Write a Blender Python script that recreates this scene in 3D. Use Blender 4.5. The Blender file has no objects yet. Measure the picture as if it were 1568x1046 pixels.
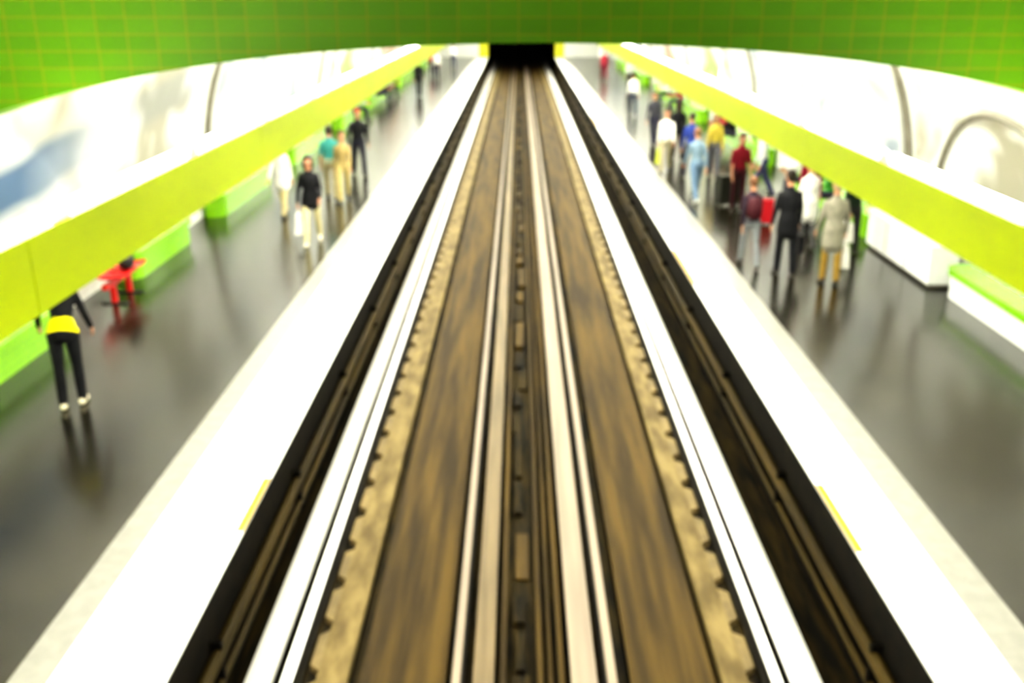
import bpy, math, random
import numpy as np
from mathutils import Vector, Matrix
random.seed(7)
R=math.radians
scene=bpy.context.scene
col=scene.collection

# ---------------------------------------------------------------- materials
def nodes(m):
    m.use_nodes=True
    nt=m.node_tree
    return nt, nt.nodes['Principled BSDF']
def mat(name,c,rough=.6,metal=0,var=.15,scale=8,bump=0,spec=.5,stretch=None,c2=None,detail=3):
    m=bpy.data.materials.new(name); nt,b=nodes(m)
    b.inputs['Roughness'].default_value=rough; b.inputs['Metallic'].default_value=metal
    b.inputs['Specular IOR Level'].default_value=spec
    tc=nt.nodes.new('ShaderNodeTexCoord'); mp=nt.nodes.new('ShaderNodeMapping')
    nt.links.new(tc.outputs['Object'],mp.inputs['Vector'])
    if stretch: mp.inputs['Scale'].default_value=stretch
    n=nt.nodes.new('ShaderNodeTexNoise'); n.inputs['Scale'].default_value=scale; n.inputs['Detail'].default_value=detail
    nt.links.new(mp.outputs[0],n.inputs['Vector'])
    r=nt.nodes.new('ShaderNodeValToRGB')
    a=[max(0,x*(1-var)) for x in c]+[1]
    z=(list(c2)+[1]) if c2 else [min(1,x*(1+var)) for x in c]+[1]
    r.color_ramp.elements[0].color=a; r.color_ramp.elements[1].color=z
    r.color_ramp.elements[0].position=.35; r.color_ramp.elements[1].position=.65
    nt.links.new(n.outputs['Fac'],r.inputs['Fac']); nt.links.new(r.outputs['Color'],b.inputs['Base Color'])
    if bump:
        bp=nt.nodes.new('ShaderNodeBump'); bp.inputs['Strength'].default_value=bump; bp.inputs['Distance'].default_value=.01
        nt.links.new(n.outputs['Fac'],bp.inputs['Height']); nt.links.new(bp.outputs[0],b.inputs['Normal'])
    return m
def tile_mat(name,c1,c2,grout,w,h,src='UV',rough=.18,mortar=.006,spec=.5):
    m=bpy.data.materials.new(name); nt,b=nodes(m)
    b.inputs['Specular IOR Level'].default_value=spec
    tc=nt.nodes.new('ShaderNodeTexCoord')
    br=nt.nodes.new('ShaderNodeTexBrick'); br.offset=0.0
    br.inputs['Scale'].default_value=1; br.inputs['Brick Width'].default_value=w; br.inputs['Row Height'].default_value=h
    br.inputs['Mortar Size'].default_value=mortar; br.inputs['Mortar Smooth'].default_value=.3
    br.inputs['Color1'].default_value=(*c1,1); br.inputs['Color2'].default_value=(*c2,1); br.inputs['Mortar'].default_value=(*grout,1)
    if src=='UV': nt.links.new(tc.outputs['UV'],br.inputs['Vector'])
    else:
        s=nt.nodes.new('ShaderNodeSeparateXYZ'); cb=nt.nodes.new('ShaderNodeCombineXYZ')
        nt.links.new(tc.outputs['Object'],s.inputs[0])
        nt.links.new(s.outputs[src[0]],cb.inputs[0]); nt.links.new(s.outputs[src[1]],cb.inputs[1])
        nt.links.new(cb.outputs[0],br.inputs['Vector'])
    nt.links.new(br.outputs['Color'],b.inputs['Base Color'])
    b.inputs['Roughness'].default_value=rough
    bp=nt.nodes.new('ShaderNodeBump'); bp.inputs['Strength'].default_value=.3; bp.inputs['Distance'].default_value=.003; bp.invert=True
    nt.links.new(br.outputs['Fac'],bp.inputs['Height']); nt.links.new(bp.outputs[0],b.inputs['Normal'])
    return m
def emis(name,c,s):
    m=bpy.data.materials.new(name); nt,b=nodes(m)
    b.inputs['Base Color'].default_value=(*c,1)
    b.inputs['Emission Color'].default_value=(*c,1); b.inputs['Emission Strength'].default_value=s
    return m

M={}
M['floor']=mat('asphalt_platform',(.0095,.0078,.0045),.20,0,.2,1.2,0,.62,c2=(.016,.0135,.0080),detail=8)
M['nosing']=mat('white_platform_edge',(.90,.90,.87),.45,0,.04,6)
M['greystrip']=mat('pale_granite_strip',(.17,.165,.145),.35,0,.08,8,0,.5)
M['pit']=mat('dark_pit_wall',(.005,.0035,.0015),.8,0,.5,5,0,.2)  # near-black tone for the pit wall and slab body
M['pipe']=mat('rusty_cable_duct',(.050,.032,.004),.6,0,.4,6,0,.3,(1,.1,1))
M['bed']=mat('brown_trackbed',(.040,.0235,.0038),.7,0,.35,1.6,.3,.25,(4,.22,1),(.084,.052,.009),5)
M['bed2']=mat('dark_trackbed',(.008,.005,.0012),.8,0,.5,3,.4,.2,(4,.4,1),(.038,.025,.005),5)
M['slab']=mat('beige_concrete_slab',(.125,.088,.029),.7,0,.3,3,.2,.3,(2,.6,1),(.19,.142,.056))
M['block']=mat('concrete_block',(.15,.108,.040),.7,0,.25,4,.2)
M['steel']=mat('worn_steel_painted_highlight',(.88,.85,.82),.35,.1,.08,3,0,.6,(3,.1,1))  # worn steel, with lamp highlights painted in as a near-white base
M['steelm']=mat('pinkish_running_steel',(.25,.200,.155),.4,.15,.15,3,0,.5,(3,.1,1))
M['steeld']=mat('dull_steel',(.14,.103,.056),.45,.2,.25,3,0,.5,(3,.15,1))
M['darksteel']=mat('dark_rail_web',(.012,.008,.003),.6,.3,.3,6)
M['yellow']=mat('yellow_paint',(.36,.21,.002),.5,0,.05,6,0,.2)
M['lime']=mat('lime_fascia_enamel',(.39,.47,.0),.35,0,.10,1.2,0,.2,(1,.25,1))
M['limeb']=tile_mat('lime_bench_tile',(.21,.48,.005),(.24,.52,.007),(.14,.32,.01),.1,.1,(1,2),.2,.004)
M['white']=mat('white_enamel',(.85,.86,.84),.3,0,.03,4)
M['dark']=mat('black_paint',(.02,.02,.02),.5,0,.2,8)
M['grey']=mat('grey_aluminium',(.30,.28,.23),.35,.4,.1,6)
M['red']=mat('red_plastic_seat',(.62,.012,.010),.3,0,.08,5)
M['wtile']=tile_mat('white_bevel_tile',(.90,.91,.88),(.87,.88,.84),(.65,.65,.6),.30,.15,'UV',.2,.006)
M['gtile']=tile_mat('green_glazed_tile',(.034,.088,.0005),(.040,.098,.0006),(.085,.092,.0012),.24,.13,(0,2),.4,.006,.12)
M['endtile']=tile_mat('yellow_lime_tile',(.62,.60,.01),(.68,.66,.02),(.4,.4,.05),.2,.15,(0,2),.25)
M['endwhite']=tile_mat('white_end_tile',(.82,.83,.78),(.78,.79,.75),(.5,.5,.45),.3,.15,(0,2),.25)
M['tube']=emis('fluorescent_tube',(1,.98,.92),12)
M['black']=mat('tunnel_black',(.002,.002,.002),.95,0,.4,3,0,.0)  # even, almost black colour for the whole tunnel lining

def poster_mat(i,blue=False):
    rnd=random.Random(i*13+5)
    pal=[((.90,.92,.96),(.30,.36,.44)),((.95,.94,.90),(.40,.38,.30)),((.94,.94,.93),(.36,.42,.50)),((.93,.93,.89),(.36,.42,.15)),((.95,.93,.92),(.50,.32,.24)),((.93,.95,.96),(.28,.38,.52))]
    a,b_=pal[i%len(pal)]
    m=bpy.data.materials.new('poster_print'); nt,b=nodes(m)
    tc=nt.nodes.new('ShaderNodeTexCoord'); mp=nt.nodes.new('ShaderNodeMapping')
    mp.inputs['Location'].default_value=(rnd.random()*9,rnd.random()*9,0); mp.inputs['Scale'].default_value=(.6,1,1); mp.inputs['Rotation'].default_value=(0,0,.6)
    nt.links.new(tc.outputs['UV'],mp.inputs['Vector'])
    n=nt.nodes.new('ShaderNodeTexNoise'); n.inputs['Scale'].default_value=.5; n.inputs['Detail'].default_value=2; n.inputs['Distortion'].default_value=1.0
    nt.links.new(mp.outputs[0],n.inputs['Vector'])
    r=nt.nodes.new('ShaderNodeValToRGB'); e=r.color_ramp.elements
    e[0].color=(*b_,1); e[0].position=.38; e[1].color=(*a,1); e[1].position=.50
    nt.links.new(n.outputs['Fac'],r.inputs['Fac'])
    out=r.outputs['Color']
    if blue:   # printed blue hillside running down the poster
        s=nt.nodes.new('ShaderNodeSeparateXYZ'); nt.links.new(tc.outputs['UV'],s.inputs[0])
        def mth(op,x,y):
            q=nt.nodes.new('ShaderNodeMath'); q.operation=op
            for k,v in((0,x),(1,y)):
                if isinstance(v,(int,float)): q.inputs[k].default_value=v
                else: nt.links.new(v,q.inputs[k])
            return q.outputs[0]
        t=mth('ADD',s.outputs[1],mth('MULTIPLY',s.outputs[0],-.10))
        t=mth('ADD',t,mth('MULTIPLY',n.outputs['Fac'],.5))
        t=mth('MULTIPLY',mth('ADD',t,-.55),.5)
        r2=nt.nodes.new('ShaderNodeValToRGB'); q=r2.color_ramp.elements
        q[0].position=.05; q[0].color=(0,0,0,1); q[1].position=.20; q[1].color=(1,1,1,1)
        q3=q.new(.42); q3.color=(1,1,1,1); q4=q.new(.52); q4.color=(0,0,0,1)
        nt.links.new(t,r2.inputs['Fac'])
        fade=nt.nodes.new('ShaderNodeMapRange'); fade.inputs['From Min'].default_value=12.5; fade.inputs['From Max'].default_value=15.5
        fade.inputs['To Min'].default_value=1; fade.inputs['To Max'].default_value=.25; nt.links.new(s.outputs[0],fade.inputs['Value'])
        f=mth('MULTIPLY',r2.outputs['Color'],fade.outputs[0])
        mx=nt.nodes.new('ShaderNodeMix'); mx.data_type='RGBA'
        nt.links.new(f,mx.inputs[0]); nt.links.new(out,mx.inputs[6]); mx.inputs[7].default_value=(.10,.18,.32,1)
        out=mx.outputs[2]
    nt.links.new(out,b.inputs['Base Color'])
    b.inputs['Roughness'].default_value=.3
    return m

# ---------------------------------------------------------------- mesh builder
class MB:
    def __init__(s): s.v=[];s.f=[];s.m=[];s.uv={}
    def add(s,vs,fs,mi=0):
        o=len(s.v); s.v+= [tuple(v) for v in vs]; s.f+=[tuple(i+o for i in f) for f in fs]; s.m+=[mi]*len(fs)
    def box(s,x0,x1,y0,y1,z0,z1,mi=0):
        s.add([(x0,y0,z0),(x1,y0,z0),(x1,y1,z0),(x0,y1,z0),(x0,y0,z1),(x1,y0,z1),(x1,y1,z1),(x0,y1,z1)],
              [(0,3,2,1),(4,5,6,7),(0,1,5,4),(1,2,6,5),(2,3,7,6),(3,0,4,7)],mi)
    def prism(s,prof,y0,y1,mi=0):
        n=len(prof)
        vs=[(x,y0,z) for x,z in prof]+[(x,y1,z) for x,z in prof]
        fs=[(i,(i+1)%n,(i+1)%n+n,i+n) for i in range(n)]+[tuple(range(n))[::-1],tuple(range(n,2*n))]
        s.add(vs,fs,mi)
    def ell(s,c,r,mi=0,nu=16,nv=10,rot=None):
        vs=[];fs=[]
        c=Vector(c)
        for j in range(1,nv):
            t=math.pi*j/nv
            for i in range(nu):
                p=2*math.pi*i/nu
                q=Vector((r[0]*math.sin(t)*math.cos(p),r[1]*math.sin(t)*math.sin(p),r[2]*math.cos(t)))
                if rot: q=rot@q
                vs.append(c+q)
        top=Vector((0,0,r[2])); 
        if rot: top=rot@top
        vs.append(c+top); vs.append(c-top)
        T=len(vs)-2;B=T+1
        for j in range(nv-2):
            for i in range(nu):
                a=j*nu+i;b=j*nu+(i+1)%nu
                fs.append((a,a+nu,b+nu,b))
        for i in range(nu):
            fs.append((T,i,(i+1)%nu)); fs.append((B,(nv-2)*nu+(i+1)%nu,(nv-2)*nu+i))
        s.add(vs,fs,mi)
    def loft(s,pts,rad,mi=0,n=12,ref=(1,0,0),cap=True):
        pts=[Vector(p) for p in pts]; rad=[(r,r) if not hasattr(r,'__len__') else r for r in rad]
        if cap:
            d0=(pts[0]-pts[1]).normalized(); d1=(pts[-1]-pts[-2]).normalized()
            m0=min(rad[0]);m1=min(rad[-1])
            pts=[pts[0]+d0*m0*.7]+pts+[pts[-1]+d1*m1*.7]
            rad=[(rad[0][0]*.55,rad[0][1]*.55)]+list(rad)+[(rad[-1][0]*.55,rad[-1][1]*.55)]
        vs=[];fs=[]
        for k,p in enumerate(pts):
            if k==0:t=pts[1]-p
            elif k==len(pts)-1:t=p-pts[-2]
            else:t=(pts[k+1]-p).normalized()+(p-pts[k-1]).normalized()
            t.normalize()
            a=Vector(ref); a=a-t*a.dot(t)
            if a.length<1e-3: a=Vector((0,1,0))-t*t.y
            a.normalize(); b=t.cross(a)
            for i in range(n):
                w=2*math.pi*i/n
                vs.append(p+a*rad[k][0]*math.cos(w)+b*rad[k][1]*math.sin(w))
        K=len(pts)
        for k in range(K-1):
            for i in range(n):
                q=k*n+i;r_=k*n+(i+1)%n
                fs.append((q,r_,r_+n,q+n))
        fs.append(tuple(range(n))[::-1]); fs.append(tuple(range((K-1)*n,K*n)))
        s.add(vs,fs,mi)
    def mesh(s,name,mats=()):
        me=bpy.data.meshes.new(name); me.from_pydata(s.v,[],s.f)
        for m in mats: me.materials.append(m)
        me.polygons.foreach_set('material_index',s.m); me.update()
        return me
    def obj(s,name,mats,parent=None,smooth=False,bevel=0):
        me=s.mesh(name,mats)
        if smooth: me.polygons.foreach_set('use_smooth',[True]*len(me.polygons))
        o=bpy.data.objects.new(name,me); col.objects.link(o)
        if parent: o.parent=parent
        if bevel:
            b=o.modifiers.new('bevel','BEVEL'); b.width=bevel; b.segments=3; b.limit_method='ANGLE'
        return o
def empty(name,loc=(0,0,0),rz=0):
    e=bpy.data.objects.new(name,None); col.objects.link(e); e.location=loc; e.rotation_euler=(0,0,rz); e.empty_display_size=.2
    return e

# ---------------------------------------------------------------- geometry constants
CX=.23; A_=7.0; B_=5.9; PE=2.8
Y0=-12; Y1=80
PL=-2.42; PR=2.88
def vz(d): return B_*max(0,1-(abs(d)/A_)**PE)**(1/PE)
def vx(z,off=0): return (A_-off)*max(0,1-(z/(B_-off))**PE)**(1/PE)

def vault_part(name,a0,a1,n):
    vs=[];fs=[]
    arc=0;prev=None;arcs=[]
    for i in range(n+1):
        a=a0+(a1-a0)*i/n
        ca=math.copysign(abs(math.cos(a))**(2/PE),math.cos(a)); sa=abs(math.sin(a))**(2/PE)
        if abs(math.sin(a))<1e-9: sa=0
        p=(CX+A_*ca,B_*sa); q=(CX+(A_+.25)*ca,(B_+.25)*sa)
        if prev: arc+=math.dist(p,prev)
        prev=p; arcs.append(arc)
        for y in (Y0,Y1): vs.append((p[0],y,p[1]))
        for y in (Y0,Y1): vs.append((q[0],y,q[1]))
    for i in range(n):
        a=4*i;c=a+4
        fs.append((a,a+1,c+1,c)); fs.append((a+2,c+2,c+3,a+3)); fs.append((a,c,c+2,a+2)); fs.append((a+1,a+3,c+3,c+1))
    fs.append((0,2,3,1)); fs.append((4*n,4*n+1,4*n+3,4*n+2))
    me=bpy.data.meshes.new(name); me.from_pydata(vs,[],fs)
    u=me.uv_layers.new(name='UVMap')
    for p in me.polygons:
        for li in p.loop_indices:
            vi=me.loops[li].vertex_index
            u.data[li].uv=(vs[vi][1],arcs[vi//4])
    me.materials.append(M['wtile'])
    o=bpy.data.objects.new(name,me); col.objects.link(o)
as_=math.asin((3.5/B_)**(PE/2))
vault_part('wall_right',0,as_,40)
vault_part('ceiling',as_,math.pi-as_,80)
vault_part('wall_left',math.pi-as_,math.pi,40)

def platform(edge,s,wall,w1,w2):
    b=MB()
    xs=[edge,w1,w2,wall]
    for i,mi in enumerate((1,2,0)):
        x0,x1=sorted((xs[i],xs[i+1])); b.box(x0,x1,Y0,Y1-.01,-.02,0,mi)
    x0,x1=sorted((edge+s*.005,wall)); b.box(x0,x1,Y0,Y1-.01,-.16,-.02,3)
    x0,x1=sorted((edge+s*.08,wall)); b.box(x0,x1,Y0,Y1-.01,-1.3,-.16,3)
    for z,r in((-.62,.06),(-.88,.035)):
        b.loft([(edge+s*.02,Y0,z),(edge+s*.02,Y1-.01,z)],[r,r],4,8,cap=False)
    y=Y0+.5
    while y<Y1-1:
        x0,x1=sorted((edge+s*.08,edge-s*.01)); b.box(x0,x1,y,y+.05,-.95,-.5,3); y+=3
    return b.obj('station_platform',[M['floor'],M['nosing'],M['greystrip'],M['pit'],M['pipe']])
platform(PL,-1,CX-A_,-3.23,-3.51)
platform(PR,1,CX+A_,3.46,3.79)
def ymark(x,s,ya,yb):
    b=MB(); x0,x1=sorted((x+s*.001,x+s*.07)); b.box(x0,x1,ya,yb,.0005,.004,0); return b.obj('yellow_edge_marking',[M['yellow']])
ymark(PL,-1,7.4,8.4); ymark(PR,1,7.1,8.3); ymark(PR,1,15.2,17.5); ymark(PR,1,36,39)

b=MB()
b.box(PL-.08,PR+.08,Y0,Y1+40,-1.35,-1.155,1)
b.box(-1.36,-.62,Y0,Y1+40,-1.155,-1.10,0)
b.box(.98,1.70,Y0,Y1+40,-1.155,-1.10,0)
b.obj('floor_trackbed',[M['bed'],M['bed2']])

def track(spec,name):
    b=MB(); Ye=Y1+39.5
    for kind,x0,x1 in spec:
        if kind in('roll','rollm'):
            b.box(x0,x1,Y0,Ye,-1.05,-1.02,0 if kind=='roll' else 5); xm=(x0+x1)/2
            b.box(xm-.02,xm+.02,Y0,Ye,-1.13,-1.05,2); b.box(x0,x1,Y0,Ye,-1.155,-1.13,2)
        elif kind=='rolld':
            b.box(x0,x1,Y0,Ye,-1.06,-1.03,1); xm=(x0+x1)/2
            b.box(xm-.02,xm+.02,Y0,Ye,-1.13,-1.06,2); b.box(x0,x1,Y0,Ye,-1.155,-1.13,2)
        elif kind in('rail','railm'):
            xm=(x0+x1)/2; w=(x1-x0)/2
            b.prism([(xm-w*1.5,-1.155),(xm+w*1.5,-1.155),(xm+w*1.5,-1.14),(xm+.012,-1.125),(xm+.012,-1.06),(xm+w,-1.05),(xm+w,-1.022),(xm+w*.8,-1.015),(xm-w*.8,-1.015),(xm-w,-1.022),(xm-w,-1.05),(xm-.012,-1.06),(xm-.012,-1.125),(xm-w*1.5,-1.14)],Y0,Ye,2)
            b.box(xm-w*.9,xm+w*.9,Y0,Ye,-1.015,-1.011,0 if kind=='rail' else 5)
        elif kind=='slab':
            b.box(x0,x1,Y0,Ye,-1.155,-1.075,3)
        elif kind=='teeth':
            y=Y0
            while y<Y1: 
                o_=x0 if x0<0 else x1; i_=x1 if x0<0 else x0
                b.add([(o_,y+.08,-1.085),(o_,y+.50,-1.085),(i_,y+.58,-1.085),(i_,y,-1.085),
                       (o_,y+.08,-1.155),(o_,y+.50,-1.155),(i_,y+.58,-1.155),(i_,y,-1.155)],
                      [(0,1,2,3),(4,7,6,5),(0,4,5,1),(1,5,6,2),(2,6,7,3),(3,7,4,0)],4)
                y+=.70
    return b.obj(name,[M['steel'],M['steeld'],M['darksteel'],M['slab'],M['block'],M['steelm']])
track([('roll',-2.31,-2.08),('rail',-2.01,-1.90),('teeth',-1.82,-1.72),('slab',-1.73,-1.46),('railm',-.56,-.48),('rolld',-.38,-.20)],'railway_track')
track([('rollm',.46,.68),('railm',.76,.85),('slab',1.76,1.98),('teeth',1.97,2.08),('rail',2.15,2.25),('roll',2.32,2.58)],'railway_track')
b=MB()
b.box(-.15,-.10,Y0,Y1+39,-1.155,-1.07,1); b.box(.36,.41,Y0,Y1+39,-1.155,-1.08,1)
b.loft([(.20,Y0,-1.11),(.20,Y1+30,-1.11)],[.03,.03],1,8,cap=False)
b.loft([(.29,Y0,-1.12),(.29,Y1+30,-1.12)],[.02,.02],1,8,cap=False)
y=Y0
while y<Y1:
    L=random.uniform(.4,1.3); x=random.uniform(-.08,.02)
    b.box(x,x+random.uniform(.08,.16),y,y+L,-1.155,-1.155+random.uniform(.03,.09),random.choice((0,1,1)))
    y+=L+random.uniform(.05,.5)
b.obj('drainage_channel',[M['bed2'],M['bed']])

b=MB(); N=80; yb0,yb1=8.0,8.6
def zb(d): return 4.095-.020*d*d-.00033*d**4
dm=6.0
while vz(dm)>zb(dm): dm+=.01
vs=[];fs=[]
for i in range(N+1):
    d=-dm+2*dm*i/N; t=max(vz(d)+.02,zb(d)+.01)
    vs+=[(CX+d,yb0,zb(d)),(CX+d,yb0,t),(CX+d,yb1,zb(d)),(CX+d,yb1,t)]
for i in range(N):
    a=4*i;c=a+4
    fs+=[(a,c,c+1,a+1),(a+2,a+3,c+3,c+2),(a,a+2,c+2,c),(a+1,c+1,c+3,a+3)]
fs+=[(0,1,3,2),(4*N,4*N+2,4*N+3,4*N+1)]
b.add(vs,fs,0)
b.obj('wall_arched_bulkhead',[M['gtile']])

def endwall(name,y,portal):
    b=MB()
    def quad(xa,xb,za,zb2,mi):
        b.box(xa,xb,y,y+.3,za,zb2,mi)
    if portal:
        for sgn,e in((-1,PL),(1,PR)):
            x1=e; x2=e+sgn*.75; quad(min(x1,x2),max(x1,x2),-.0,3.4,1)
            x3=CX+sgn*A_; quad(min(x2,x3),max(x2,x3),0,3.4,0)
        quad(CX-A_,CX+A_,3.4,6.5,2)
    else: quad(CX-A_,CX+A_,-1.3,6.5,0)
    return b.obj(name,[M['endwhite'],M['endtile'],M['gtile']])
endwall('wall_far',Y1,True)
endwall('wall_back',Y0-.31,False)
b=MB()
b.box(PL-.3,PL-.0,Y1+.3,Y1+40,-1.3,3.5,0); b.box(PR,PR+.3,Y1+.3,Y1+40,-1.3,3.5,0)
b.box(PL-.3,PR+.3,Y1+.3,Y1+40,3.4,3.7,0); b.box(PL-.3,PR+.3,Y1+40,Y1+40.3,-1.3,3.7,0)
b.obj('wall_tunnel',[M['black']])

def fascia(x,s,z0,z1):
    e=empty('hanging_light_fascia')
    b=MB()
    t=.05
    prof=[(x,z0),(x,z1),(x+s*t,z1),(x+s*t,z0)]
    y=Y0+.1
    while y<Y1-.5:
        y2=min(y+5.99,Y1-.1); b.prism(prof,y,y2,0); y+=6
    b.prism([(x+s*t,z0+.06),(x+s*t,z0+.1),(x+s*.40,z0+.1),(x+s*.40,z0+.06)],Y0+.1,Y1-.1,1)
    b.prism([(x+s*t,z1-.12),(x+s*t,z1-.08),(x+s*.46,z1-.08),(x+s*.46,z1-.12)],Y0+.1,Y1-.1,1)
    b.prism([(x+s*.40,z0+.06),(x+s*.40,z1-.08),(x+s*.43,z1-.08),(x+s*.43,z0+.06)],Y0+.1,Y1-.1,1)
    b.obj('housing',[M['lime'],M['white']],e)
    b=MB(); 
    y=Y0+1
    while y<Y1-3:
        b.loft([(x+s*.16,y,z1+.03),(x+s*.16,y+2.7,z1+.03)],[.05,.05],0,10)
        for yy in(y-.06,y+2.72): b.box(min(x+s*.12,x+s*.20),max(x+s*.12,x+s*.20),yy,yy+.04,z1-.08,z1+.06,1)
        b.loft([(x+s*.2,y,z0+.0),(x+s*.2,y+2.55,z0+.0)],[.03,.03],0,8)
        for yy in(y,y+2.5): b.box(x+s*.2-.02,x+s*.2+.02,yy,yy+.05,z0,z0+.07,1)
        y+=3.0
    b.obj('tubes',[M['tube'],M['white']],e,True)
    b=MB(); y=-4.5
    while y<Y1-2:
        if abs(y-8)>1:
            xx=x+s*.35; b.loft([(xx,y,z1-.1),(xx,y,vz(xx-CX)+.05)],[.018,.018],0,8,cap=False)
        y+=12
    b.obj('hanger_rods',[M['grey']],e)
    return e
fascia(-3.2,-1,2.432,2.952)
fascia(3.6,1,2.447,2.898)

UP=410; DN=190
def area(name,loc,rx,ry,sx,sy,p,colr=(1,.97,.86)):
    l=bpy.data.lights.new(name,'AREA'); l.shape='RECTANGLE'; l.size=sx; l.size_y=sy; l.energy=p; l.color=colr
    o=bpy.data.objects.new(name,l); col.objects.link(o); o.location=loc; o.rotation_euler=(rx,ry,0); return o
y=-8
while y<78:
    for x,s,z0,z1 in((-3.2,-1,2.43,2.95),(3.6,1,2.447,2.898)):
        k=(1.5 if s<0 else .15) if y<5 else 1
        area('fluorescent_uplight',(x+s*.30,y,z1+.02),math.pi,0,.12,7.6,UP*k)
        area('fluorescent_downlight',(x+s*.12,y,z0-.04),0,R(12)*s,.12,7.6,DN)
    y+=8

pi_=[0]
def poster(s,y0,y1,z0=1.0,z1=3.35,arc=False,blue=False):
    e=empty('advertising_poster'); n=10
    vs=[];fs=[]
    for i in range(n+1):
        z=z0+(z1-z0)*i/n; x=CX+s*vx(z,.07)
        vs+=[(x,y0,z),(x,y1,z)]
    for i in range(n): fs.append((2*i,2*i+1,2*i+3,2*i+2))
    me=bpy.data.meshes.new('print'); me.from_pydata(vs,[],fs); u=me.uv_layers.new(name='UVMap')
    for p in me.polygons:
        p.use_smooth=True
        for li in p.loop_indices:
            v=vs[me.loops[li].vertex_index]; u.data[li].uv=(v[1],v[2])
    me.materials.append(poster_mat(pi_[0],blue)); pi_[0]+=1
    o=bpy.data.objects.new('print',me); col.objects.link(o); o.parent=e
    b=MB()
    P=[Vector((CX+s*vx(z0+(z1-z0)*i/n,.06),0,z0+(z1-z0)*i/n)) for i in range(n+1)]
    for yy in(y0,y1): b.loft([p+Vector((0,yy,0)) for p in P],[.035]*len(P),0,6)
    for p in(P[0],P[-1]): b.loft([p+Vector((0,y0,0)),p+Vector((0,y1,0))],[.035]*2,0,6)
    if arc:
        q=[]
        for k in range(21):
            a=math.pi*(k/20); yy=14.0-2.3*math.cos(a); z=z0+.1+1.75*math.sin(a)
            q.append((CX+s*vx(z,.09),yy,z))
        b.loft(q,[.06]*21,1,8)
    b.obj('frame',[M['white'],M['grey']],e)
def pillar(s,y):
    b=MB(); n=12
    P=[(CX+s*vx(z,.04),y,z) for z in [0.02+3.7*i/n for i in range(n+1)]]
    b.loft(P,[.09]*len(P),0,8,cap=False); b.obj('trim_pilaster',[M['grey']])
for s,off in((-1,1.2),(1,-1.9)):
    for k in range(-1,6):
        yp=19.5+off+12*(k-1)
        if yp<Y1: pillar(s,yp)
        if yp+11.7<Y1: poster(s,yp+.3,yp+11.7,arc=(s==1 and k==0),blue=(s==-1 and k==0))

def bench(s,y0,y1,white=False):
    xf=CX+s*6.5; xw=CX+s*6.93
    b=MB()
    def outline(inset):
        pts=[]; r=.30
        for k in range(7):
            a=math.pi/2*k/6; pts.append((xf+s*(r-r*math.sin(a)+inset), y0+inset+r-r*math.cos(a)))
        for k in range(7):
            a=math.pi/2*k/6; pts.append((xf+s*(r-r*math.cos(a)+inset), y1-inset-r+r*math.sin(a)))
        pts+= [(xw,y1-inset),(xw,y0+inset)]
        return pts
    def slab(o,z0,z1,mi):
        n=len(o); vs=[(x,y,z0) for x,y in o]+[(x,y,z1) for x,y in o]
        b.add(vs,[(i,(i+1)%n,(i+1)%n+n,i+n) for i in range(n)]+[tuple(range(n))[::-1],tuple(range(n,2*n))],mi)
    slab(outline(.04),0.0,.36,1 if white else 0); slab(outline(0),.36,.47,0)
    return b.obj('tiled_bench',[M['limeb'],M['white']])
for y0,y1 in((-8,0),(2,13.0),(15.3,18.3),(20.2,24.7),(27,32),(35,40),(41.5,49),(53,60),(64,70)): bench(-1,y0,y1)
for y0,y1 in((-8,0),(3,14.8),(18.3,24),(27,33),(37,50),(54,60),(64,70)): bench(1,y0,y1,y1==14.8)
b=MB(); b.box(6.62,7.08,15.0,17.9,.06,.66,0); b.box(6.60,7.10,14.97,17.93,.66,.70,0); b.box(6.68,7.05,15.05,17.85,0,.06,1)
for k in(1,2): b.box(6.61,6.63,15+k*.97,15.01+k*.97,.08,.64,1)
b.obj('white_equipment_cabinet',[M['white'],M['grey']],bevel=.01)

def red_seats(x,y):
    e=empty('red_seat_row',(x,y,0))
    b=MB()
    for k in range(2):
        yy=k*.58
        prof=[(.24,.44),(.16,.42),(0,.40),(-.12,.41),(-.19,.48),(-.23,.62),(-.25,.78)]
        n=len(prof)
        vs=[]
        for j,w in((0,-.25),(1,-.2),(2,0),(3,.2),(4,.25)):
            lift=.05 if j in(0,4) else (.01 if j in(1,3) else 0)
            for (px,pz) in prof: vs.append((px+(lift if pz>.5 else 0),yy+w,pz+(lift if pz<=.5 else 0)))
        fs=[]
        for j in range(4):
            for i in range(n-1): fs.append((j*n+i,j*n+i+1,(j+1)*n+i+1,(j+1)*n+i))
        b.add(vs,fs,0)
    o=b.obj('shells',[M['red']],e,True); sm=o.modifiers.new('t','SOLIDIFY'); sm.thickness=.03
    o.modifiers.new('s','SUBSURF').levels=1
    b=MB(); b.box(-.05,.03,-.3,.9,.30,.37,0)
    for yy in(.0,.6): b.box(-.05,.03,yy-.03,yy+.03,0,.30,0); b.box(-.2,.2,yy-.04,yy+.04,0,.02,1)
    b.obj('frame',[M['red'],M['dark']],e)
red_seats(-6.2,14.1)

# ---------------------------------------------------------------- people
def remesh(b,vox,smooth=2):
    me=b.mesh('tmp'); o=bpy.data.objects.new('tmp',me); col.objects.link(o)
    r=o.modifiers.new('r','REMESH'); r.mode='VOXEL'; r.voxel_size=vox; r.use_smooth_shade=True
    s=o.modifiers.new('s','SMOOTH'); s.iterations=smooth; s.factor=.5
    dg=bpy.context.evaluated_depsgraph_get(); dg.update()
    out=bpy.data.meshes.new_from_object(o.evaluated_get(dg))
    bpy.data.objects.remove(o); bpy.data.meshes.remove(me)
    return out
def me_to_lists(me):
    return [tuple(v.co) for v in me.vertices],[tuple(p.vertices) for p in me.polygons]

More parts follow.
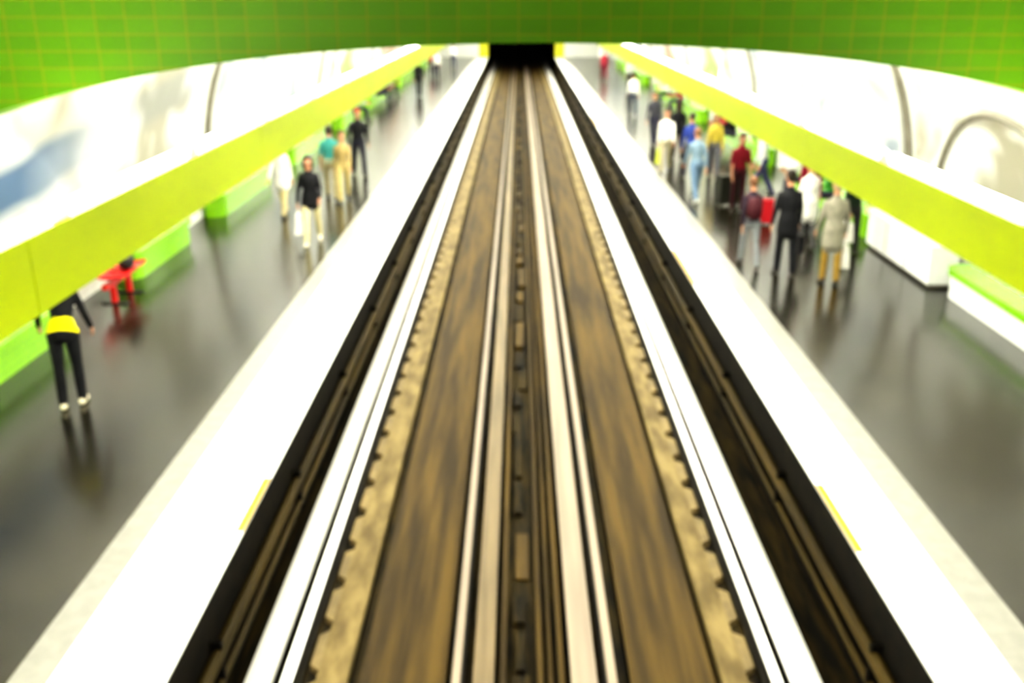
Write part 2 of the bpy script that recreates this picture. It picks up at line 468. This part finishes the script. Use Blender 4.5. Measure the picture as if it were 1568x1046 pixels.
def make_head(style):
    b=MB()
    b.ell((0,-.012,.03),(.076,.094,.088)); b.ell((0,.018,-.035),(.060,.068,.078)); b.ell((0,.050,-.088),(.028,.028,.024))
    b.ell((0,.096,-.012),(.012,.018,.024)); b.ell((0,.088,.022),(.045,.012,.010))
    for s in(-1,1): b.ell((s*.077,-.004,-.005),(.010,.020,.032)); b.ell((s*.036,.062,-.028),(.022,.022,.022))
    b.loft([(0,-.02,-.06),(0,-.03,-.16)],[.055,.055])
    v,f=me_to_lists(remesh(b,.0065,2))
    o=MB(); o.add(v,f,0)
    for s in(-1,1):
        o.ell((s*.031,.080,.004),(.014,.009,.008),2,10,8); o.ell((s*.031,.0875,.004),(.005,.003,.005),3,8,6)
        o.loft([(s*.018,.094,.022),(s*.045,.084,.024)],[.004,.003],1,6)
    o.ell((0,.083,-.056),(.024,.008,.007),4,12,6)
    h=MB()
    h.ell((0,-.028,.042),(.084,.092,.088)); h.ell((0,.02,.075),(.068,.065,.048))
    if style=='long':
        h.loft([(0,-.06,.04),(0,-.085,-.07),(0,-.09,-.18),(0,-.10,-.25)],[(.085,.055),(.088,.045),(.08,.035),(.06,.02)])
        for s in(-1,1): h.loft([(s*.075,-.01,.05),(s*.082,.0,-.04),(s*.078,-.02,-.15)],[.025,.024,.016])
    elif style=='short':
        h.ell((0,-.055,-.02),(.070,.055,.060))
    elif style=='bun':
        h.ell((0,-.055,-.02),(.070,.055,.060)); h.ell((0,-.125,.05),(.04,.035,.038))
    v,f=me_to_lists(remesh(h,.008,1)); o.add(v,f,1)
    me=o.mesh('head_'+style); me.polygons.foreach_set('use_smooth',[True]*len(me.polygons))
    for k in range(5): me.materials.append(None)
    return me
def make_hand(side,grip):
    b=MB()
    b.loft([(0,0,.02),(0,0,-.02),(0,.002,-.06),(0,.002,-.088)],[(.016,.026),(.015,.034),(.014,.040),(.012,.038)],0,14,(1,0,0))
    c=1.25 if grip else .38
    for y,L,r in((.030,.072,.0085),(.010,.080,.009),(-.010,.075,.0085),(-.029,.058,.0075)):
        p=Vector((0,y,-.085)); pts=[p+Vector((0,0,.02)),p.copy()]; a=c*.6
        for fr in(.45,.32,.23):
            p=p+Vector((-side*math.sin(a),0,-math.cos(a)))*L*fr; pts.append(p.copy()); a+=c*.8
        b.loft(pts,[r,r,r*.95,r*.88,r*.75],0,8)
    b.loft([(0,.022,-.02),(-side*.012,.046,-.045),(-side*.018,.056,-.072),(-side*.022,.054,-.095)],[.013,.012,.010,.008],0,8)
    me=remesh(b,.0042,1); me.name='hand'; me.materials.clear(); me.materials.append(None)
    return me
HEADS={k:make_head(k) for k in('short','long','bun')}
HANDS={(s,g):make_hand(s,g) for s in(-1,1) for g in(False,True)}
_mc={}
def cm(c,rough=.8,kind='cloth'):
    k=(tuple(c),rough,kind)
    if k not in _mc: _mc[k]=mat('%s_%d'%(kind,len(_mc)),c,rough,0,.12,14,0,.2)
    return _mc[k]
EYE=mat('eye_white',(.8,.8,.78),.2,0,.02); IRIS=mat('iris_brown',(.03,.02,.01),.2,0,.1); LIP=mat('lips',(.40,.13,.10),.5,0,.1)
SK={'l':(.42,.22,.13),'m':(.28,.14,.08),'d':(.12,.06,.035)}

def bag(kind,parent,hand,color):
    b=MB(); x,y,z=hand
    m=cm(color,.5,'bag')
    if kind=='shopping':
        w,d,h=.17,.07,.38; zt=z-.20
        b.add([(x-d,y-w,zt-h),(x+d,y-w,zt-h),(x+d,y+w,zt-h),(x-d,y+w,zt-h),(x-d*.5,y-w*.9,zt),(x+d*.5,y-w*.9,zt),(x+d*.5,y+w*.9,zt),(x-d*.5,y+w*.9,zt)],
              [(0,3,2,1),(0,1,5,4),(1,2,6,5),(2,3,7,6),(3,0,4,7),(4,5,6,7)],0)
    elif kind=='handbag':
        w,d,h=.18,.06,.24; zt=z-.24
        b.loft([(x,y,zt-h),(x,y,zt-h*.5),(x,y,zt)],[(d,w),(d*1.1,w*1.02),(d*.5,w*.85)],0,16)
    elif kind=='brief':
        w,d,h=.21,.05,.30; zt=z-.15; b.box(x-d,x+d,y-w,y+w,zt-h,zt,0)
    for dx in(-.03,.03) if kind!='brief' else (0,):
        q=[(x+dx*(1-math.sin(math.pi*k/8)),y-.10*math.cos(math.pi*k/8),zt-.01+(z-.095-zt+.01)*math.sin(math.pi*k/8)) for k in range(9)]
        b.loft(q,[.006]*9,0,6)
    return b.obj({'shopping':'shopping_bag','brief':'briefcase'}.get(kind,kind),[m],parent,kind=='handbag',0 if kind=='handbag' else .012)

def person(x,y,head=0,s=.96,top=(.02,.02,.02),bot=(.03,.03,.04),hair=(.03,.02,.012),skin='l',style='short',
           lean=4,legs=((6,4),(-6,4)),arms=((5,8,12),(5,8,12)),hem=0,short=False,shoes=(.03,.025,.02),seated=False,
           bagk=None,bagc=(.02,.02,.02),backpack=None,female=False,skirt=False,belt=None,turn=0,name='commuter',z=0):
    e=empty(name,(x,y,z+.003),R(head)); e.scale=(s,s,s)
    mats=[cm(top),cm(bot),cm(SK[skin],.5,'skin'),cm(shoes,.4,'leather'),cm(belt or top)]
    legm=2 if skirt else 1
    B=MB(); parts=[]
    def chain(pts,rad,mi,ref=(1,0,0),n=14):
        B.loft(pts,rad,0,n,ref)
        ms=mi if isinstance(mi,(list,tuple)) else [mi]*(len(pts)-1)
        for i in range(len(pts)-1):
            ra=rad[i] if hasattr(rad[i],'__len__') else (rad[i],)*2
            rb=rad[i+1] if hasattr(rad[i+1],'__len__') else (rad[i+1],)*2
            parts.append((Vector(pts[i]),Vector(pts[i+1]),sum(ra)/2,sum(rb)/2,ms[i]))
    ank=[]
    TL,SL=.43,.43
    for a,k in legs:
        ank.append(-TL*math.cos(R(a))-SL*math.cos(R(a-k)))
    hz=.08-min(ank)+.03
    if seated: hz=.56/s
    wide=.87 if female else 1
    for sx,(a,k) in zip((-1,1),legs):
        hip=Vector((sx*.092,0,hz-.03)); kn=hip+Vector((sx*.01,math.sin(R(a)),-math.cos(R(a))))*TL
        an=kn+Vector((0,math.sin(R(a-k)),-math.cos(R(a-k))))*SL
        if skirt: rr=[.088,.078,.054,.052,.036]
        else: rr=[.092,.080,.062,.062,.056]
        chain([hip,hip.lerp(kn,.4),kn,kn.lerp(an,.35),an],rr,legm)
        fp=0 if an.z<.12 else -.5
        f=Vector((sx*.12,math.cos(fp),math.sin(fp))).normalized()
        dn=Vector((0,0,-.038))
        chain([an-f*.055+dn,an+f*.06+dn,an+f*.15+dn*1.2],[(.040,.042),(.045,.038),(.040,.026)],3)
        parts.append((an,an+Vector((0,0,-.03)),.04,.04,3))
    L=R(lean); u=Vector((0,math.sin(L),math.cos(L))); fw=Vector((0,math.cos(L),-math.sin(L))); P=Vector((0,0,hz))
    T=lambda tx,ty,tz:P+Vector((tx,0,0))+fw*ty+u*tz
    g=.012 if hem else 0
    rz=[(-.08,.155+g,.11+g),(.0,.165+g,.118+g),(.14,.135*wide+g,.10+g),(.29,.160*wide+g,.115+g),(.40,.172*wide+g,.105+g),(.47,.13*wide,.085),(.515,.07,.062),(.60,.055,.056)]
    chain([T(0,-.012 if zz<.05 else 0,zz) for zz,_,_ in rz],[(a_,b_) for _,a_,b_ in rz],[(0 if hem else 1),4 if belt else 0,0,0,0,0,2],n=18)
    if hem:
        chain([T(0,0,.12),T(0,0,-.05),P+Vector((0,0,-hem))],[(.15,.115),(.18,.135),(.19,.15)],0,n=18)
    if skirt:
        chain([T(0,0,.08),P+Vector((0,0,-.15)),P+Vector((0,0,-.45))],[(.14,.11),(.19,.14),(.22,.18)],1,n=18)
    wr=[]
    for sx,(fa,ab,eb) in zip((-1,1),arms):
        sh=T(sx*.172*wide,0,.425)
        def dr(f_,a_): return Vector((sx*math.sin(R(a_)),math.sin(R(f_))*math.cos(R(a_)),-math.cos(R(f_))*math.cos(R(a_))))
        d1=dr(fa,ab); d2=dr(fa+eb,ab*.3 if eb<60 else -20)
        el=sh+d1*.29; w=el+d2*.25
        chain([T(sx*.10,0,.43),sh,sh.lerp(el,.4),el],[.046,.052,.048,.041],0)
        chain([el,el.lerp(w,.3),w],[.041,.039 if not short else .036,.031 if not short else .026],2 if short else 0)
        wr.append((w,d2,sx))
    me=remesh(B,.0155,3)
    n=len(me.polygons); c=np.empty(n*3); me.polygons.foreach_get('center',c); c=c.reshape(-1,3)
    best=np.full(n,1e9); mi=np.zeros(n,int)
    for p0,p1,r0,r1,m_ in parts:
        p0=np.array(p0);p1=np.array(p1);d=p1-p0;t=np.clip(((c-p0)@d)/max(1e-9,d@d),0,1)
        dist=np.linalg.norm(c-(p0+t[:,None]*d),axis=1)-(r0+(r1-r0)*t)
        k=dist<best; best[k]=dist[k]; mi[k]=m_
    if hem: mi[(mi==1)&(c[:,2]>hz-hem-.04)]=0
    if belt:
        t=(c-np.array(P))@np.array(u); mi[(mi==4)]=0
        mi[(t>-.05)&(t<.12)&(np.abs(c[:,0])<.185)]=4
    me.materials.clear()
    for m_ in mats: me.materials.append(m_)
    me.polygons.foreach_set('material_index',mi.astype(np.int32)); me.polygons.foreach_set('use_smooth',[True]*n)
    me.name='body'
    o=bpy.data.objects.new('body',me); col.objects.link(o); o.parent=e
    h=bpy.data.objects.new('head',HEADS[style]); col.objects.link(h); h.parent=e
    h.location=T(0,.022,.705); h.rotation_euler=(-L*.5,0,R(turn))
    for i,m_ in enumerate((cm(SK[skin],.5,'skin'),cm(hair,.6,'hair'),EYE,IRIS,LIP)):
        h.material_slots[i].link='OBJECT'; h.material_slots[i].material=m_
    for w,d2,sx in wr:
        grip=bool(bagk) and sx==1
        hd=bpy.data.objects.new('hand',HANDS[(sx,grip)]); col.objects.link(hd); hd.parent=e
        q=Vector((0,0,-1)).rotation_difference(d2 if not grip else Vector((0,0,-1)).lerp(d2,.5))
        hd.rotation_mode='QUATERNION'; hd.rotation_quaternion=q; hd.location=w+d2*.012
        hd.material_slots[0].link='OBJECT'; hd.material_slots[0].material=cm(SK[skin],.5,'skin')
        if grip: bag(bagk,e,w+d2*.02,bagc)
    if backpack:
        bb=MB(); pts=[T(0,-.17,.08),T(0,-.19,.22),T(0,-.16,.40)]
        bb.loft(pts,[(.14,.08),(.15,.10),(.12,.06)],0,14)
        for sx in(-1,1): bb.loft([T(sx*.10,-.10,.42),T(sx*.11,0,.50),T(sx*.11,.12,.38),T(sx*.13,.09,.2),T(sx*.12,-.1,.1)],[.016]*5,0,6)
        bb.obj('backpack',[cm(backpack,.6,'bag')],e,True)
    return e
W=((22,8),(-16,10)); W2=((-18,14),(20,6))
SW=((22,6,14),(-18,6,10)); SW2=((-18,6,8),(22,6,16))
BL=(.012,.012,.014); WH=(.70,.69,.64); CR=(.50,.43,.24)
person(-5.12,10.16,15,top=BL,bot=BL,belt=(.80,.72,.0),hair=(.2,.16,.1),lean=34,legs=((-3,6),(5,4)),arms=((5,32,40),(8,14,30)),shoes=(.75,.68,.5),female=True,style='short')
person(-5.05,20.45,170,top=WH,bot=CR,hair=(.25,.13,.05),legs=W,arms=SW2,hem=.25,style='long',female=True,s=.95)
person(-3.93,17.98,185,top=BL,bot=(.52,.47,.28),hair=(.02,.012,.01),legs=W2,arms=((10,10,50),(5,14,15)),bagk='shopping',bagc=WH,style='long',female=True,shoes=(.7,.65,.5),hem=.12)
person(-4.36,22.3,10,top=(.05,.24,.22),bot=(.38,.33,.20),short=True,hair=(.02,.015,.01),style='short',legs=W)
person(-4.02,22.0,190,top=(.30,.23,.10),bot=(.42,.34,.15),hair=(.1,.06,.03),legs=W2,arms=SW,s=.92,female=True)
person(-4.2,25.4,200,top=BL,bot=(.02,.02,.03),hair=(.35,.09,.03),bagk='handbag',bagc=BL,legs=W,arms=((8,8,30),(8,14,10)),s=1.0,skin='m')
person(-4.77,47.4,0,top=BL,bot=BL,legs=W,arms=SW2)
person(-4.70,57,180,top=WH,bot=(.03,.03,.05),legs=W2,arms=SW,style='short')
person(-5.2,60,10,top=(.5,.1,.1),bot=BL,legs=W)
person(-4.3,66,10,top=WH,bot=(.05,.06,.1),legs=W)
for yy,t in((43.2,BL),(44.6,(.1,.13,.2)),(46.5,BL),(37,(.4,.4,.42))):
    person(-6.14,yy,-90,top=t,bot=(.04,.04,.06),seated=True,legs=((88,88),(88,86)),arms=((35,5,50),(35,5,50)),lean=2,name='seated_commuter')
person(4.575,39.4,0,top=WH,bot=(.03,.04,.07),legs=W,arms=SW)
person(3.95,26,170,top=WH,bot=(.3,.27,.18),hair=(.03,.02,.01),legs=W2,arms=SW,bagk='shopping',bagc=(.4,.45,.05))
person(4.62,28.2,0,top=BL,bot=BL,legs=W,style='long',female=True)
person(4.3,31,160,top=(.05,.05,.06),bot=(.03,.03,.05),legs=W)
person(4.07,22.0,10,top=(.15,.21,.26),bot=(.12,.18,.26),hair=(.15,.08,.04),legs=W2,arms=SW,shoes=WH,style='short')
person(4.8,20.9,190,top=(.12,.006,.012),bot=(.03,.008,.01),hair=(.03,.02,.01),legs=((3,3),(-3,3)),skin='m',short=True)
person(4.45,25.0,5,top=(.03,.05,.20),bot=(.03,.03,.05),legs=W)
person(5.1,25.2,170,top=(.42,.34,.06),bot=(.1,.1,.12),legs=W,style='long',female=True)
person(4.03,16.35,0,top=(.03,.02,.03),bot=(.18,.19,.20),hair=(.12,.06,.03),legs=W,arms=SW2,backpack=(.05,.01,.015),s=.90,female=True)
person(4.51,15.8,5,top=BL,bot=(.012,.012,.015),hair=(.02,.015,.01),legs=((8,4),(-8,5)),arms=((5,9,12),(5,10,10)),hem=.22,bagk='brief',bagc=BL,s=.99)
person(5.12,15.3,0,top=(.24,.225,.18),bot=(.26,.17,.04),hair=(.36,.28,.17),legs=((5,3),(-5,3)),arms=((5,10,25),(5,12,10)),hem=.30,bagk='shopping',bagc=WH,s=.96,style='short')
person(5.38,17.6,15,top=WH,bot=(.1,.1,.1),hair=(.4,.3,.2),hem=.3,style='bun',female=True,s=.93)
person(5.75,18.9,170,top=(.16,.008,.02),bot=BL,hair=(.03,.02,.01),style='long',female=True)
person(6.1,17.3,190,top=(.02,.035,.02),bot=(.03,.03,.03),hair=(.03,.02,.01),arms=((20,8,60),(10,8,30)),s=.9,bagk='shopping',bagc=WH)
person(5.7,22.5,90,top=(.5,.5,.5),bot=(.06,.06,.15),legs=W)
for yy,t in((20.2,(.06,.25,.04)),(22,(.4,.4,.38)),(30,BL),(31,(.5,.06,.06)),(40,(.3,.05,.05)),(43,WH)):
    person(6.58,yy,90,top=t,bot=(.04,.04,.06),seated=True,legs=((88,88),(88,86)),arms=((35,5,50),(35,5,50)),lean=2,name='seated_commuter')
person(4.9,57,5,top=(.3,.03,.05),bot=(.2,.03,.05),legs=W)
person(5.6,50,175,top=(.5,.52,.5),bot=BL,legs=W2)
person(5.4,64,175,top=WH,bot=BL,legs=W2)

def suitcase(x,y,c,rz=0,s=1):
    e=empty('rolling_suitcase',(x,y,0),rz); e.scale=(s,s,s)
    b=MB(); b.box(-.24,.24,-.14,.14,.06,.70,0); b.box(-.18,.18,.14,.17,.15,.55,0); b.obj('shell',[cm(c,.5,'case')],e,bevel=.04)
    b=MB()
    for sx in(-1,1): b.loft([(sx*.18,-.1,.03),(sx*.21,-.1,.03)],[.03,.03],0,12); b.loft([(sx*.18,.1,.03),(sx*.21,.1,.03)],[.03,.03],0,12); b.loft([(sx*.1,-.11,.68),(sx*.1,-.11,.95)],[.01,.01],0,8)
    b.loft([(-.1,-.11,.95),(.1,-.11,.95)],[.014,.014],0,8); b.obj('handle_and_wheels',[M['dark']],e)
suitcase(4.72,21.6,(.02,.02,.015),.3)
suitcase(5.1,19.7,(.35,.012,.02),-.2,.75)
b=MB(); b.loft([(-6.08,14.4,.55),(-6.09,14.4,.63),(-6.11,14.4,.74)],[(.11,.16),(.12,.17),(.08,.12)],0,14)
b.loft([(-6.1,14.3,.74),(-6.1,14.35,.84),(-6.1,14.45,.84),(-6.1,14.5,.74)],[.012]*4,0,6)
b.obj('travel_bag',[M['dark']],None,True)

# ---------------------------------------------------------------- camera
cam=bpy.data.cameras.new('camera'); co=bpy.data.objects.new('camera',cam); col.objects.link(co)
co.location=(0,0,4.43); co.rotation_euler=(R(90-19.66),0,R(.38))
cam.sensor_width=36; cam.lens=33.75; cam.clip_end=300; cam.clip_start=.05
cam.dof.use_dof=True; cam.dof.focus_distance=1.0; cam.dof.aperture_fstop=5.2
scene.camera=co
w=bpy.data.worlds.new('world'); scene.world=w; w.use_nodes=True
w.node_tree.nodes['Background'].inputs[0].default_value=(.5,.5,.45,1); w.node_tree.nodes['Background'].inputs[1].default_value=.05
scene.view_settings.view_transform='Standard'
try: scene.view_settings.look='High Contrast'
except Exception as ex: print('look',ex)
scene.view_settings.exposure=-.05
